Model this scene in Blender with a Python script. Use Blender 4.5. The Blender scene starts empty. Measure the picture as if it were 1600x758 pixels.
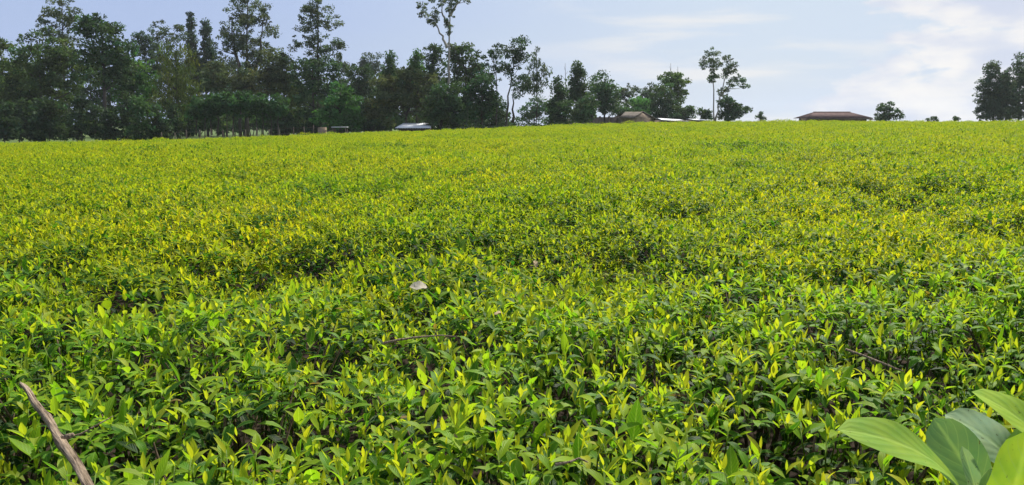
import bpy, math, random
import numpy as np
from mathutils import Vector, Matrix

# ------------------------------------------------------------------ camera, sky, sun, exposure
scene = bpy.context.scene
COL = scene.collection
F = 1208.0                                   # focal length in photograph pixels (1600 wide)
PITCH = math.atan(184.0 / F)
EYE = 1.6
cam_d = bpy.data.cameras.new('camera'); cam_d.sensor_width = 36; cam_d.lens = 36 * F / 1600
cam_d.clip_start = 0.05; cam_d.clip_end = 8000
cam = bpy.data.objects.new('camera', cam_d); COL.objects.link(cam)
cam.location = (0, 0, EYE); cam.rotation_euler = (math.pi / 2 - PITCH, 0, 0)
scene.camera = cam

SUN_AZ = math.radians(26)                    # to the right of the view direction
SUN_EL = math.radians(50)
sun_d = bpy.data.lights.new('sun', 'SUN'); sun_d.energy = 5.0; sun_d.angle = math.radians(1.5)
sun_d.color = (1.0, 0.955, 0.87)
sun = bpy.data.objects.new('sun', sun_d); COL.objects.link(sun)
sdir = Vector((math.sin(SUN_AZ) * math.cos(SUN_EL), math.cos(SUN_AZ) * math.cos(SUN_EL), math.sin(SUN_EL)))
sun.rotation_euler = sdir.to_track_quat('Z', 'Y').to_euler()
sun.location = (0, 0, 60)

world = bpy.data.worlds.new('World'); scene.world = world; world.use_nodes = True
def make_world():
    nt = world.node_tree; N = nt.nodes; L = nt.links; N.clear()
    def nd(t, **k):
        n = N.new(t)
        for a, b in k.items(): setattr(n, a, b)
        return n
    def val(s, v):
        if hasattr(v, 'is_output'): L.new(v, s)
        else: s.default_value = v
    def mth(op, a, b=0.0, c=0.0, clamp=False):
        n = nd('ShaderNodeMath', operation=op, use_clamp=clamp)
        val(n.inputs[0], a); val(n.inputs[1], b); val(n.inputs[2], c); return n.outputs[0]
    def ramp(v, a, b, to0=0.0, to1=1.0):
        n = nd('ShaderNodeMapRange', interpolation_type='SMOOTHSTEP')
        val(n.inputs['Value'], v); val(n.inputs['From Min'], a); val(n.inputs['From Max'], b)
        val(n.inputs['To Min'], to0); val(n.inputs['To Max'], to1); return n.outputs[0]
    def mix(f, a, b):
        n = nd('ShaderNodeMix', data_type='RGBA'); val(n.inputs[0], f); val(n.inputs[6], a); val(n.inputs[7], b); return n.outputs[2]
    def noise(vec, scale, det, rough=0.55, dist=0.0):
        n = nd('ShaderNodeTexNoise'); L.new(vec, n.inputs['Vector']); n.inputs['Scale'].default_value = scale
        n.inputs['Detail'].default_value = det; n.inputs['Roughness'].default_value = rough; n.inputs['Distortion'].default_value = dist
        return n.outputs['Fac']
    sky = nd('ShaderNodeTexSky', sky_type='NISHITA', sun_disc=False, sun_elevation=SUN_EL, sun_rotation=SUN_AZ)
    sky.air_density = 1.3; sky.dust_density = 1.0; sky.ozone_density = 1.5
    tc = nd('ShaderNodeTexCoord'); sep = nd('ShaderNodeSeparateXYZ'); L.new(tc.outputs['Generated'], sep.inputs[0])
    x, y, z = sep.outputs
    az = mth('ARCTAN2', x, y)                 # 0 straight ahead, positive to the right
    zc = mth('MAXIMUM', z, 0.0)
    inv = mth('DIVIDE', 1.0, mth('ADD', zc, 0.13))
    flat = nd('ShaderNodeCombineXYZ'); L.new(mth('MULTIPLY', x, inv), flat.inputs[0]); L.new(mth('MULTIPLY', y, inv), flat.inputs[1])
    ang = nd('ShaderNodeCombineXYZ'); L.new(az, ang.inputs[0]); L.new(mth('MULTIPLY', z, 2.6), ang.inputs[1])
    # thin high veil
    veil = ramp(noise(flat.outputs[0], 0.55, 5, 0.5, 0.3), 0.25, 0.75, 0.84, 1.0)
    # ragged stratus streaks near the horizon
    st = nd('ShaderNodeCombineXYZ'); L.new(mth('MULTIPLY', az, 1.0), st.inputs[0]); L.new(mth('MULTIPLY', z, 7.0), st.inputs[1]); st.inputs[2].default_value = 3.7
    streak = ramp(noise(st.outputs[0], 4.2, 6, 0.55, 0.2), 0.47, 0.70, 0.0, 0.75)
    streak = mth('MULTIPLY', streak, ramp(az, -0.10, 0.25))
    # cumulus bank rising to the right
    big = noise(ang.outputs[0], 4.0, 2, 0.5)
    fine = noise(ang.outputs[0], 13.0, 7, 0.58, 0.15)
    h = mth('ADD', mth('MULTIPLY', big, 0.7), mth('MULTIPLY', fine, 0.62))
    bank = mth('SUBTRACT', mth('ADD', h, ramp(az, 0.22, 0.55, -0.22, 0.13)), mth('MULTIPLY', z, 0.75))
    cum = ramp(bank, 0.565, 0.665)
    shade = ramp(noise(ang.outputs[0], 7.0, 5, 0.5), 0.40, 0.62)
    cumcol = mix(shade, (7.2, 7.8, 9.3, 1), (10.4, 10.2, 10.0, 1))
    cumcol = mix(ramp(z, 0.10, 0.22), cumcol, (6.4, 7.0, 8.9, 1))
    veilcol = mix(ramp(az, -0.45, 0.35), (4.6, 5.8, 8.9, 1), (7.0, 8.1, 9.7, 1))
    c = mix(veil, sky.outputs[0], veilcol)
    c = mix(streak, c, (9.7, 9.6, 9.5, 1))
    c = mix(cum, c, cumcol)
    bg = nd('ShaderNodeBackground'); L.new(c, bg.inputs[0]); bg.inputs[1].default_value = 0.066
    out = nd('ShaderNodeOutputWorld'); L.new(bg.outputs[0], out.inputs[0])
make_world()
vs = scene.view_settings
vs.view_transform = 'Standard'; vs.look = 'None'; vs.exposure = 0.47; vs.gamma = 1.0; vs.use_curve_mapping = False
scene.cycles.max_bounces = 8; scene.cycles.transmission_bounces = 6; scene.cycles.diffuse_bounces = 4
scene.cycles.caustics_reflective = False; scene.cycles.caustics_refractive = False

random.seed(5)
RNG = np.random.default_rng(11)

# ------------------------------------------------------------------ helpers
CP, SP = math.cos(PITCH), math.sin(PITCH)
def ray(px, py):
    a = (px - 800) / F; b = (379 - py) / F
    return Vector((a, CP + b * SP, -SP + b * CP))
def at(px, py, d):                            # world point seen at a photo pixel at depth y = d
    r = ray(px, py); t = d / r.y
    return Vector((r.x * t, d, EYE + r.z * t))

_SX = np.array([-400, -60, -42, -30, -20, -10, 0, 5, 10, 15, 40, 60, 400.])
_SV = np.array([-.98, -.90, -.80, -.66, -.36, .10, .47, .73, .89, .95, .95, .95, .95])
_fx = np.linspace(-70, 70, 561)
_fs = np.convolve(np.pad(np.interp(_fx, _SX, _SV), 16, 'edge'), np.ones(33) / 33, 'valid')
EDGE = 60.0
CAN = 0.88
def ground(x, y):
    x = np.asarray(x, float); y = np.asarray(y, float)
    yc = np.clip(y, -20, EDGE)
    s = np.interp(x, _fx, _fs)
    z = yc / EDGE * s
    z = z + 0.035 * np.sin(x * 0.31 + 1.3) * np.sin(y * 0.23 + .4) * np.clip(y / 15, 0, 1) * np.clip((95 - y) / 30, 0, 1)
    rise = np.clip((-2 - x) / 10, 0, 1)
    z = z + np.clip(y - EDGE, 0, 24) * (0.034 * rise) - np.clip(y - EDGE - 2, 0, 70) * (0.03 * (1 - rise))
    return z
def G(x, y): return float(ground(x, y))
def on_canopy(px, py, lift=0.0):
    r = ray(px, py); d = 0.6
    while d < 90:
        t = d / r.y; X = r.x * t; Z = EYE + r.z * t
        if Z <= G(X, d) + CAN + lift: return Vector((X, d, Z))
        d += 0.004 + d * 0.001
    return Vector((r.x / r.y * 60, 60, G(0, 60) + CAN))

def mesh_from(name, V, faces, tint=None, uv=None, smooth=True):
    """faces: list of int arrays (n,k)"""
    me = bpy.data.meshes.new(name)
    V = np.ascontiguousarray(V, np.float32)
    me.vertices.add(len(V)); me.vertices.foreach_set('co', V.ravel())
    loops = np.concatenate([f.ravel() for f in faces]).astype(np.int32)
    tot = np.concatenate([np.full(len(f), f.shape[1], np.int32) for f in faces])
    start = np.concatenate([[0], np.cumsum(tot)[:-1]]).astype(np.int32)
    me.loops.add(len(loops)); me.loops.foreach_set('vertex_index', loops)
    me.polygons.add(len(tot)); me.polygons.foreach_set('loop_start', start)
    try: me.polygons.foreach_set('loop_total', tot)
    except Exception: pass
    me.update(calc_edges=True)
    if smooth: me.polygons.foreach_set('use_smooth', np.ones(len(tot), bool))
    if tint is not None:
        a = me.attributes.new('tint', 'FLOAT_COLOR', 'POINT')
        c = np.ones((len(V), 4), np.float32); c[:, :3] = tint; a.data.foreach_set('color', c.ravel())
    if uv is not None:
        a = me.attributes.new('leaf_uv', 'FLOAT2', 'POINT'); a.data.foreach_set('vector', np.ascontiguousarray(uv, np.float32).ravel())
    return me

class MB:
    def __init__(s): s.V = []; s.F = {}; s.n = 0; s.T = []; s.U = []
    def add(s, V, faces, tint=(1, 1, 1), uv=None):
        V = np.asarray(V, float); s.V.append(V)
        for f in faces:
            f = np.asarray(f, int); s.F.setdefault(f.shape[1], []).append(f + s.n)
        t = np.asarray(tint, float)
        s.T.append(np.broadcast_to(t, (len(V), 3)))
        s.U.append(np.zeros((len(V), 2)) if uv is None else uv)
        s.n += len(V)
    def box(s, x0, x1, y0, y1, z0, z1, tint=(1, 1, 1)):
        V = [(x, y, z) for z in (z0, z1) for y in (y0, y1) for x in (x0, x1)]
        s.add(V, [[(0, 2, 3, 1), (4, 5, 7, 6), (0, 1, 5, 4), (1, 3, 7, 5), (3, 2, 6, 7), (2, 0, 4, 6)]], tint)
    def tube(s, pts, radii, sides=7, tint=(1, 1, 1), wob=0.0, rng=None):
        pts = [Vector(p) for p in pts]; V = []; n = len(pts)
        for i, p in enumerate(pts):
            d = (pts[min(i + 1, n - 1)] - pts[max(i - 1, 0)]).normalized()
            a = d.cross(Vector((0.31, 0.95, 0.05)))
            if a.length < 1e-3: a = d.cross(Vector((1, 0, 0)))
            a.normalize(); b = d.cross(a)
            for k in range(sides):
                th = 2 * math.pi * k / sides
                r = radii[i] * (1 + (wob * (rng.random() - .5) if wob else 0))
                V.append(p + a * math.cos(th) * r + b * math.sin(th) * r)
        Q = []
        for i in range(n - 1):
            for k in range(sides):
                k2 = (k + 1) % sides
                Q.append((i * sides + k, i * sides + k2, (i + 1) * sides + k2, (i + 1) * sides + k))
        V.append(pts[0]); V.append(pts[-1]); T = []
        for k in range(sides):
            T.append((n * sides, (k + 1) % sides, k)); T.append((n * sides + 1, (n - 1) * sides + k, (n - 1) * sides + (k + 1) % sides))
        s.add([tuple(v) for v in V], [Q, T], tint)
    def mesh(s, name, smooth=True):
        return mesh_from(name, np.concatenate(s.V), [np.concatenate(f) for f in s.F.values()], np.concatenate(s.T), np.concatenate(s.U), smooth)
    def build(s, name, mat, parent=None, smooth=True):
        return obj(name, s.mesh(name, smooth), mat, parent)

def obj(name, me, mat=None, parent=None):
    o = bpy.data.objects.new(name, me)
    if mat is not None and len(me.materials) == 0: me.materials.append(mat)
    COL.objects.link(o)
    if parent is not None: o.parent = parent
    return o
def thing(name, label, cat, loc=(0, 0, 0), group=None, rz=0.0):
    o = bpy.data.objects.new(name, None); COL.objects.link(o); o.location = loc; o.rotation_euler.z = rz
    o.empty_display_size = 0.2
    return tag(o, label, cat, group)
def tag(o, label, cat, group=None):
    o['label'] = label; o['category'] = cat
    if group: o['group'] = group
    return o

# ------------------------------------------------------------------ materials
def new_mat(name):
    m = bpy.data.materials.new(name); m.use_nodes = True; m.node_tree.nodes.clear(); return m
def leaf_material(name, transl=0.4, rough=0.42, spec=0.5, world_var=0.0, veins=False, tr_col=(1.35, 1.25, .55), pos_scale=0.2, vein_bump=.3):
    m = new_mat(name); nt = m.node_tree; N = nt.nodes; L = nt.links
    at_ = N.new('ShaderNodeAttribute'); at_.attribute_name = 'tint'
    col = at_.outputs['Color']
    if world_var:
        geo = N.new('ShaderNodeNewGeometry')
        nz = N.new('ShaderNodeTexNoise'); nz.inputs['Scale'].default_value = pos_scale; nz.inputs['Detail'].default_value = 4; nz.inputs['Roughness'].default_value = .6
        L.new(geo.outputs['Position'], nz.inputs['Vector'])
        mr = N.new('ShaderNodeMapRange'); mr.inputs[1].default_value = .3; mr.inputs[2].default_value = .7; mr.inputs[3].default_value = 0; mr.inputs[4].default_value = 1
        L.new(nz.outputs['Fac'], mr.inputs[0])
        rm = N.new('ShaderNodeMix'); rm.data_type = 'RGBA'; L.new(mr.outputs[0], rm.inputs[0])
        w = world_var
        rm.inputs[6].default_value = (1 - .45 * w, 1 - .18 * w, 1 - .1 * w, 1); rm.inputs[7].default_value = (1 + .22 * w, 1 + .08 * w, 1 - .15 * w, 1)
        mm = N.new('ShaderNodeMix'); mm.data_type = 'RGBA'; mm.blend_type = 'MULTIPLY'; mm.inputs[0].default_value = 1
        L.new(col, mm.inputs[6]); L.new(rm.outputs[2], mm.inputs[7]); col = mm.outputs[2]
    nrm = None
    if veins == 2:
        geo2 = N.new('ShaderNodeNewGeometry'); nb_ = N.new('ShaderNodeTexNoise'); nb_.inputs['Scale'].default_value = 120; nb_.inputs['Detail'].default_value = 3; L.new(geo2.outputs['Position'], nb_.inputs['Vector'])
        rr = N.new('ShaderNodeMapRange'); rr.inputs[1].default_value = .68; rr.inputs[2].default_value = .74; L.new(nb_.outputs['Fac'], rr.inputs[0])
        bm = N.new('ShaderNodeMix'); bm.data_type = 'RGBA'; L.new(rr.outputs[0], bm.inputs[0]); L.new(col, bm.inputs[6]); bm.inputs[7].default_value = (.10, .09, .03, 1); col = bm.outputs[2]
    if veins:
        uv = N.new('ShaderNodeAttribute'); uv.attribute_name = 'leaf_uv'
        sp = N.new('ShaderNodeSeparateXYZ'); L.new(uv.outputs['Vector'], sp.inputs[0])
        ab = N.new('ShaderNodeMath'); ab.operation = 'ABSOLUTE'; L.new(sp.outputs[0], ab.inputs[0])
        rib = N.new('ShaderNodeMapRange'); rib.inputs[1].default_value = .03; rib.inputs[2].default_value = .13; rib.inputs[3].default_value = .55; rib.inputs[4].default_value = 0
        L.new(ab.outputs[0], rib.inputs[0])
        mx = N.new('ShaderNodeMix'); mx.data_type = 'RGBA'; mx.blend_type = 'SCREEN'; L.new(rib.outputs[0], mx.inputs[0]); L.new(col, mx.inputs[6]); mx.inputs[7].default_value = (.20, .26, .06, 1)
        col = mx.outputs[2]
        if veins == 1:
            rim = N.new('ShaderNodeMapRange'); rim.inputs[1].default_value = .70; rim.inputs[2].default_value = 1.0; rim.inputs[4].default_value = .30; L.new(ab.outputs[0], rim.inputs[0])
            rmx = N.new('ShaderNodeMix'); rmx.data_type = 'RGBA'; L.new(rim.outputs[0], rmx.inputs[0]); L.new(col, rmx.inputs[6]); rmx.inputs[7].default_value = (.42, .46, .05, 1); col = rmx.outputs[2]
        ph = N.new('ShaderNodeMath'); ph.operation = 'MULTIPLY_ADD'; L.new(ab.outputs[0], ph.inputs[0]); ph.inputs[1].default_value = -16; 
        v34 = N.new('ShaderNodeMath'); v34.operation = 'MULTIPLY'; L.new(sp.outputs[1], v34.inputs[0]); v34.inputs[1].default_value = 52 if veins != 2 else 36
        L.new(v34.outputs[0], ph.inputs[2])
        sn = N.new('ShaderNodeMath'); sn.operation = 'SINE'; L.new(ph.outputs[0], sn.inputs[0])
        if veins == 2:
            vr = N.new('ShaderNodeMapRange'); vr.inputs[1].default_value = .90; vr.inputs[2].default_value = 1.0; vr.inputs[4].default_value = .28; L.new(sn.outputs[0], vr.inputs[0])
            vm = N.new('ShaderNodeMix'); vm.data_type = 'RGBA'; L.new(vr.outputs[0], vm.inputs[0]); L.new(col, vm.inputs[6]); vm.inputs[7].default_value = (.30, .42, .16, 1); col = vm.outputs[2]
        hs = N.new('ShaderNodeMath'); hs.operation = 'MULTIPLY_ADD'; L.new(sn.outputs[0], hs.inputs[0]); hs.inputs[1].default_value = .5
        rs = N.new('ShaderNodeMath'); rs.operation = 'MULTIPLY'; L.new(rib.outputs[0], rs.inputs[0]); rs.inputs[1].default_value = -3.0
        L.new(rs.outputs[0], hs.inputs[2])
        bp = N.new('ShaderNodeBump'); bp.inputs['Strength'].default_value = vein_bump; bp.inputs['Distance'].default_value = .0012
        L.new(hs.outputs[0], bp.inputs['Height']); nrm = bp.outputs[0]
    p = N.new('ShaderNodeBsdfPrincipled'); p.inputs['Roughness'].default_value = rough; p.inputs['Specular IOR Level'].default_value = spec
    L.new(col, p.inputs['Base Color'])
    tm = N.new('ShaderNodeMix'); tm.data_type = 'RGBA'; tm.blend_type = 'MULTIPLY'; tm.inputs[0].default_value = 1; tm.clamp_result = False
    L.new(col, tm.inputs[6]); tm.inputs[7].default_value = (*tr_col, 1)
    t = N.new('ShaderNodeBsdfTranslucent'); L.new(tm.outputs[2], t.inputs[0])
    if nrm: L.new(nrm, p.inputs['Normal']); L.new(nrm, t.inputs['Normal'])
    ms = N.new('ShaderNodeMixShader'); ms.inputs[0].default_value = transl
    L.new(p.outputs[0], ms.inputs[1]); L.new(t.outputs[0], ms.inputs[2])
    o = N.new('ShaderNodeOutputMaterial'); L.new(ms.outputs[0], o.inputs[0])
    return m
def solid_material(name, c1, c2, scale=3.0, rough=0.85, spec=0.3, stretch=(1, 1, 1), bump=0.3, dist=0.02, detail=6, lo=.35, hi=.65, metallic=0.0, coord='Object'):
    m = new_mat(name); nt = m.node_tree; N = nt.nodes; L = nt.links
    tc = N.new('ShaderNodeTexCoord'); mp = N.new('ShaderNodeMapping'); mp.inputs['Scale'].default_value = stretch
    L.new(tc.outputs[coord], mp.inputs[0])
    nz = N.new('ShaderNodeTexNoise'); nz.inputs['Scale'].default_value = scale; nz.inputs['Detail'].default_value = detail; nz.inputs['Roughness'].default_value = .62
    L.new(mp.outputs[0], nz.inputs['Vector'])
    cr = N.new('ShaderNodeValToRGB'); cr.color_ramp.elements[0].position = lo; cr.color_ramp.elements[1].position = hi
    cr.color_ramp.elements[0].color = (*c1, 1); cr.color_ramp.elements[1].color = (*c2, 1); L.new(nz.outputs['Fac'], cr.inputs[0])
    p = N.new('ShaderNodeBsdfPrincipled'); p.inputs['Roughness'].default_value = rough; p.inputs['Specular IOR Level'].default_value = spec; p.inputs['Metallic'].default_value = metallic
    L.new(cr.outputs[0], p.inputs['Base Color'])
    bp = N.new('ShaderNodeBump'); bp.inputs['Strength'].default_value = bump; bp.inputs['Distance'].default_value = dist
    L.new(nz.outputs['Fac'], bp.inputs['Height']); L.new(bp.outputs[0], p.inputs['Normal'])
    o = N.new('ShaderNodeOutputMaterial'); L.new(p.outputs[0], o.inputs[0]); return m

M = {}
M['tea'] = leaf_material('tea_leaf', .58, .55, .12, tr_col=(1.2, 1.2, .5), world_var=.75, pos_scale=.5)
M['tea_near'] = leaf_material('tea_leaf_near', .58, .46, .15, tr_col=(1.2, 1.2, .5), world_var=.75, veins=True, pos_scale=.5)
M['weed'] = leaf_material('weed_leaf', .38, .72, .16, world_var=.5, pos_scale=28, veins=2, vein_bump=.25, tr_col=(1.1, 1.15, .6))
M['tree_leaf'] = leaf_material('tree_leaf', .36, .7, .15, world_var=.5, pos_scale=.12, tr_col=(1.1, 1.15, .6))
M['bark'] = solid_material('bark', (.030, .026, .022), (.095, .082, .070), 2.0, .9, .2, (1, 1, .25), .6, .05)
M['pale_bark'] = solid_material('pale_bark', (.16, .14, .12), (.42, .39, .34), 1.2, .8, .2, (1, 1, .2), .4, .03)
M['twig'] = solid_material('tea_twig', (.045, .030, .018), (.14, .10, .06), 60, .85, .2)
M['dead_wood'] = solid_material('dead_wood', (.065, .046, .030), (.38, .29, .20), 170, .9, .12, (1, 1, .06), 1.0, .008, 7, .36, .62)
M['dry_leaf'] = solid_material('dry_leaf', (.30, .26, .18), (.48, .43, .33), 40, .8, .2, (1, 1, 1), .4, .004)
M['dead_leaf'] = solid_material('dead_leaf', (.20, .14, .07), (.40, .31, .17), 60, .8, .2)
M['soil'] = solid_material('soil', (.020, .014, .010), (.050, .034, .024), 5, .95, .1, (1, 1, 1), .6, .05)
M['grass'] = solid_material('grass', (.055, .085, .02), (.12, .17, .05), .35, .95, .1, (1, 1, 1), .5, .1, 8)
M['roof_red'] = solid_material('rusty_red_roof', (.055, .030, .028), (.105, .062, .055), 1.4, .9, .1, (1, 1, 1), .2, .01)
M['roof_brown'] = solid_material('weathered_brown_roof', (.075, .062, .050), (.145, .122, .098), 1.6, .9, .1, (1, 1, 1), .2, .01)
M['roof_zinc'] = solid_material('pale_zinc_roof', (.40, .41, .43), (.64, .65, .66), .9, .45, .5, (1, 1, 1), .1, .01, metallic=.1)
M['wall_mud'] = solid_material('mud_wall', (.15, .11, .075), (.27, .205, .15), 2.2, .95, .1)
M['wall_block'] = solid_material('block_wall', (.14, .105, .085), (.24, .19, .155), 1.5, .95, .1)
M['wall_dark'] = solid_material('dark_timber_wall', (.05, .037, .028), (.11, .08, .058), 2.4, .9, .15, (4, 4, .4))
M['opening'] = solid_material('dark_window', (.012, .012, .014), (.03, .03, .034), 3, .25, .5)
M['wood_post'] = solid_material('fence_wood', (.055, .045, .035), (.15, .125, .10), 9, .9, .1)

# ------------------------------------------------------------------ ground
def grid_sheet(name, xs, ys, dz, mat):
    X, Y = np.meshgrid(xs, ys); Z = ground(X, Y) + dz
    V = np.stack([X.ravel(), Y.ravel(), Z.ravel()], 1); nx, ny = len(xs), len(ys)
    i = (np.arange(ny - 1)[:, None] * nx + np.arange(nx - 1)[None]).ravel()
    o = obj(name, mesh_from(name, V, [np.stack([i, i + 1, i + nx + 1, i + nx], 1)]), mat)
    o['kind'] = 'structure'; return o
far = np.array([130, 170, 230, 320, 500, 800, 1200.])
gx = np.concatenate([-far[::-1], np.linspace(-110, 110, 111), far]); gy = np.concatenate([[-300, -80, -30], np.linspace(-18, 118, 110), far])
grid_sheet('ground', gx, gy, -0.03, M['grass'])
grid_sheet('field_soil', np.linspace(-56, 56, 141), np.linspace(0.2, 60.6, 101), 0.0, M['soil'])

# ------------------------------------------------------------------ tea foliage
def leaf_template(rows, curl, fold, wmax=0.40, peak=.42):
    """leaf along +Y, length 1, blade in XY, up +Z. returns V, tris/quads, uv"""
    ts = np.linspace(0, 1, rows + 2)
    V = []; U = []
    ang = 0.0; y = 0.0; z = 0.0; prev = 0
    cen = []
    for t in ts:
        dt = t - prev; ang = -curl * t
        y += math.cos(ang) * dt; z += math.sin(ang) * dt; prev = t
        cen.append((y, z, ang))
    V.append((0, cen[0][0], cen[0][1])); U.append((0, 0))
    for i in range(1, rows + 1):
        t = ts[i]; a = t / peak if t < peak else (1 - t) / (1 - peak)
        w = .5 * wmax * (math.sin(a * math.pi / 2) ** (.8 if t < peak else 1.05))
        yy, zz, an = cen[i]
        up = math.sin(fold) * w; wx = math.cos(fold) * w
        V += [(-wx, yy - math.sin(an) * up, zz + math.cos(an) * up), (0, yy, zz), (wx, yy - math.sin(an) * up, zz + math.cos(an) * up)]
        U += [(-1, t), (0, t), (1, t)]
    V.append((0, cen[-1][0], cen[-1][1])); U.append((0, 1))
    T = [(0, 2, 1), (0, 3, 2)]; Q = []
    for i in range(rows - 1):
        b = 1 + 3 * i
        Q += [(b, b + 1, b + 4, b + 3), (b + 1, b + 2, b + 5, b + 4)]
    b = 1 + 3 * (rows - 1); e = len(V) - 1
    T += [(b, b + 1, e), (b + 1, b + 2, e)]
    return np.array(V), np.array(T), (np.array(Q) if Q else np.zeros((0, 4), int)), np.array(U)

CURLS = [(-.25, .35), (.25, .45), (.8, .30), (1.35, .35)]
TPL_HI = [leaf_template(4, c, f) for c, f in CURLS]
TPL_MID = [leaf_template(3, c, f) for c, f in CURLS]
TPL_LO = [leaf_template(1, c, f) for c, f in CURLS]

YOUNG_NEAR = np.array([(.375, .455, .030), (.315, .435, .030), (.43, .475, .032)])
YOUNG_FAR = np.array([(.43, .445, .026), (.36, .425, .026), (.49, .47, .028)])
YOUNG = YOUNG_NEAR
MID_NEAR = np.array([(.20, .395, .022), (.27, .44, .024), (.125, .295, .020)])
MID_FAR = np.array([(.235, .325, .018), (.32, .385, .020), (.145, .245, .018)])
MID = MID_NEAR
MATURE = np.array([(.036, .118, .013), (.024, .086, .012), (.060, .165, .015)])
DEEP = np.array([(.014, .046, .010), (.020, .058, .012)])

def bush_spec(rng, R=.57, nsh=285, nmat=190, ndeep=110, size=1.0, MID=MID_FAR, YOUNG=YOUNG_FAR):
    """shoots: list of dicts; loose leaves: list of (pos,az,el,len,tpl,tint,wid)"""
    ph = rng.random(8) * 6.28
    def top(x, y):
        r = math.hypot(x, y); a = math.atan2(y, x)
        Rr = R * (1 + .13 * math.sin(3 * a + ph[0]) + .08 * math.sin(5 * a + ph[1]))
        return (-.26 * (r / Rr) ** 4 + 0.050 * math.sin(x * 9 + ph[2]) * math.sin(y * 8 + ph[3])
                + 0.040 * math.sin(x * 17 + ph[4]) * math.sin(y * 19 + ph[5])), r / Rr
    def spot(lim=1.05):
        while True:
            x, y = (rng.random(2) * 2 - 1) * R * 1.2
            z, q = top(x, y)
            if q < lim: return x, y, z, q
    shoots = []; loose = []
    for i in range(nsh):
        x, y, z, q = spot()
        vig = rng.random(); s = size * (.68 + .62 * vig ** 1.5)
        hgt = (.034 + .040 * rng.random() ** 1.5) * s
        az = rng.random() * 6.28; lean = .25 * rng.random() + (.25 * q if rng.random() < .6 else 0)
        la = rng.random() * 6.28 if rng.random() < .5 else math.atan2(y, x)
        ax = np.array([math.cos(la) * math.sin(lean), math.sin(la) * math.sin(lean), math.cos(lean)])
        base = np.array([x, y, z - .03 * rng.random()])
        lv = []
        nl = 3 + int(rng.random() < .7) + int(rng.random() < .3)
        fresh = rng.random()
        for k in range(nl):
            tt = 1 - k / (nl - .3)
            el = math.radians([74, 62, 48, 32, 16][k] + rng.normal() * 14)
            ln = s * [.030, .049, .061, .066, .066][k] * (.85 + .3 * rng.random())
            wid = [.80, .90, .96, 1.0, 1.02][k]
            if k == 0: c = YOUNG[rng.integers(3)]
            elif k == 1: c = YOUNG[rng.integers(3)] * .92 if fresh > .18 else MID[rng.integers(3)]
            elif k == 2: c = (YOUNG[1] * .55 + MID[rng.integers(3)] * .45) if fresh > .28 else MID[rng.integers(3)]
            else: c = MID[rng.integers(3)] * .9 if rng.random() < .6 else MATURE[2]
            c = c * (.82 + .36 * rng.random())
            lv.append((base + ax * hgt * tt, az + 2.4 * k + rng.normal() * .3, el, ln, [0, 1, 2, 2, 3][k] if rng.random() < .6 else rng.integers(4), c, wid))
        shoots.append(dict(base=base, tip=base + ax * hgt * 1.02, leaves=lv))
    for i in range(nmat):
        x, y, z, q = spot(1.1)
        loose.append((np.array([x, y, z - .02 - .085 * rng.random()]), rng.random() * 6.28, math.radians(rng.normal() * 22 + 16), size * (.046 + .034 * rng.random()),
                      rng.integers(1, 4), (MATURE[rng.integers(3)] if rng.random() < .72 else MID[rng.integers(3)]) * (.8 + .4 * rng.random()), 1.08))
    for i in range(9):                                     # bold single leaves standing out of the table
        x, y, z, q = spot(.95)
        loose.append((np.array([x, y, z - .01]), rng.random() * 6.28, math.radians(50 + 30 * rng.random()), size * (.070 + .030 * rng.random()), rng.integers(0, 3), [MID[2], MATURE[2], MID[0]][rng.integers(3)] * (.7 + .4 * rng.random()), 1.15))
    for i in range(5):                                     # browned, dying leaves
        x, y, z, q = spot(1.0)
        loose.append((np.array([x, y, z - .03 * rng.random()]), rng.random() * 6.28, math.radians(rng.normal() * 30), size * (.035 + .03 * rng.random()), rng.integers(1, 4), np.array([.26, .17, .06]) * (.5 + .7 * rng.random()), .9))
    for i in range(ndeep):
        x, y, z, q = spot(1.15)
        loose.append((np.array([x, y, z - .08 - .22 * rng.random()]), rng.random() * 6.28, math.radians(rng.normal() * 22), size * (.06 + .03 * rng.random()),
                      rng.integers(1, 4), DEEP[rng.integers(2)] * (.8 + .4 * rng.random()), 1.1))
    return shoots, loose

def leaf_matrix(pos, az, el, ln, wid):
    d = np.array([math.cos(az) * math.cos(el), math.sin(az) * math.cos(el), math.sin(el)])
    r = np.array([math.sin(az), -math.cos(az), 0.0])
    n = np.cross(r, d)
    return np.stack([r * ln * wid, d * ln, n * ln], 1)      # columns

def foliage_mesh(name, leaves, tpls, mat):
    groups = {}
    for lf in leaves: groups.setdefault(int(lf[4]), []).append(lf)
    VV = []; F3 = []; F4 = []; TT = []; UU = []; n = 0
    for g, ls in groups.items():
        V, T, Q, U = tpls[g]; k = len(V)
        Ms = np.array([leaf_matrix(l[0], l[1], l[2], l[3], l[6]) for l in ls])
        P = np.einsum('nij,kj->nki', Ms, V) + np.array([l[0] for l in ls])[:, None]
        off = (n + np.arange(len(ls)) * k)[:, None, None]
        F3.append((T[None] + off).reshape(-1, 3))
        if len(Q): F4.append((Q[None] + off).reshape(-1, 4))
        VV.append(P.reshape(-1, 3)); TT.append(np.repeat(np.array([l[5] for l in ls]), k, 0)); UU.append(np.tile(U, (len(ls), 1)))
        n += len(ls) * k
    faces = [np.concatenate(F3)] + ([np.concatenate(F4)] if F4 else [])
    me = mesh_from(name, np.concatenate(VV), faces, np.concatenate(TT), np.concatenate(UU))
    me.materials.append(mat); return me

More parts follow.
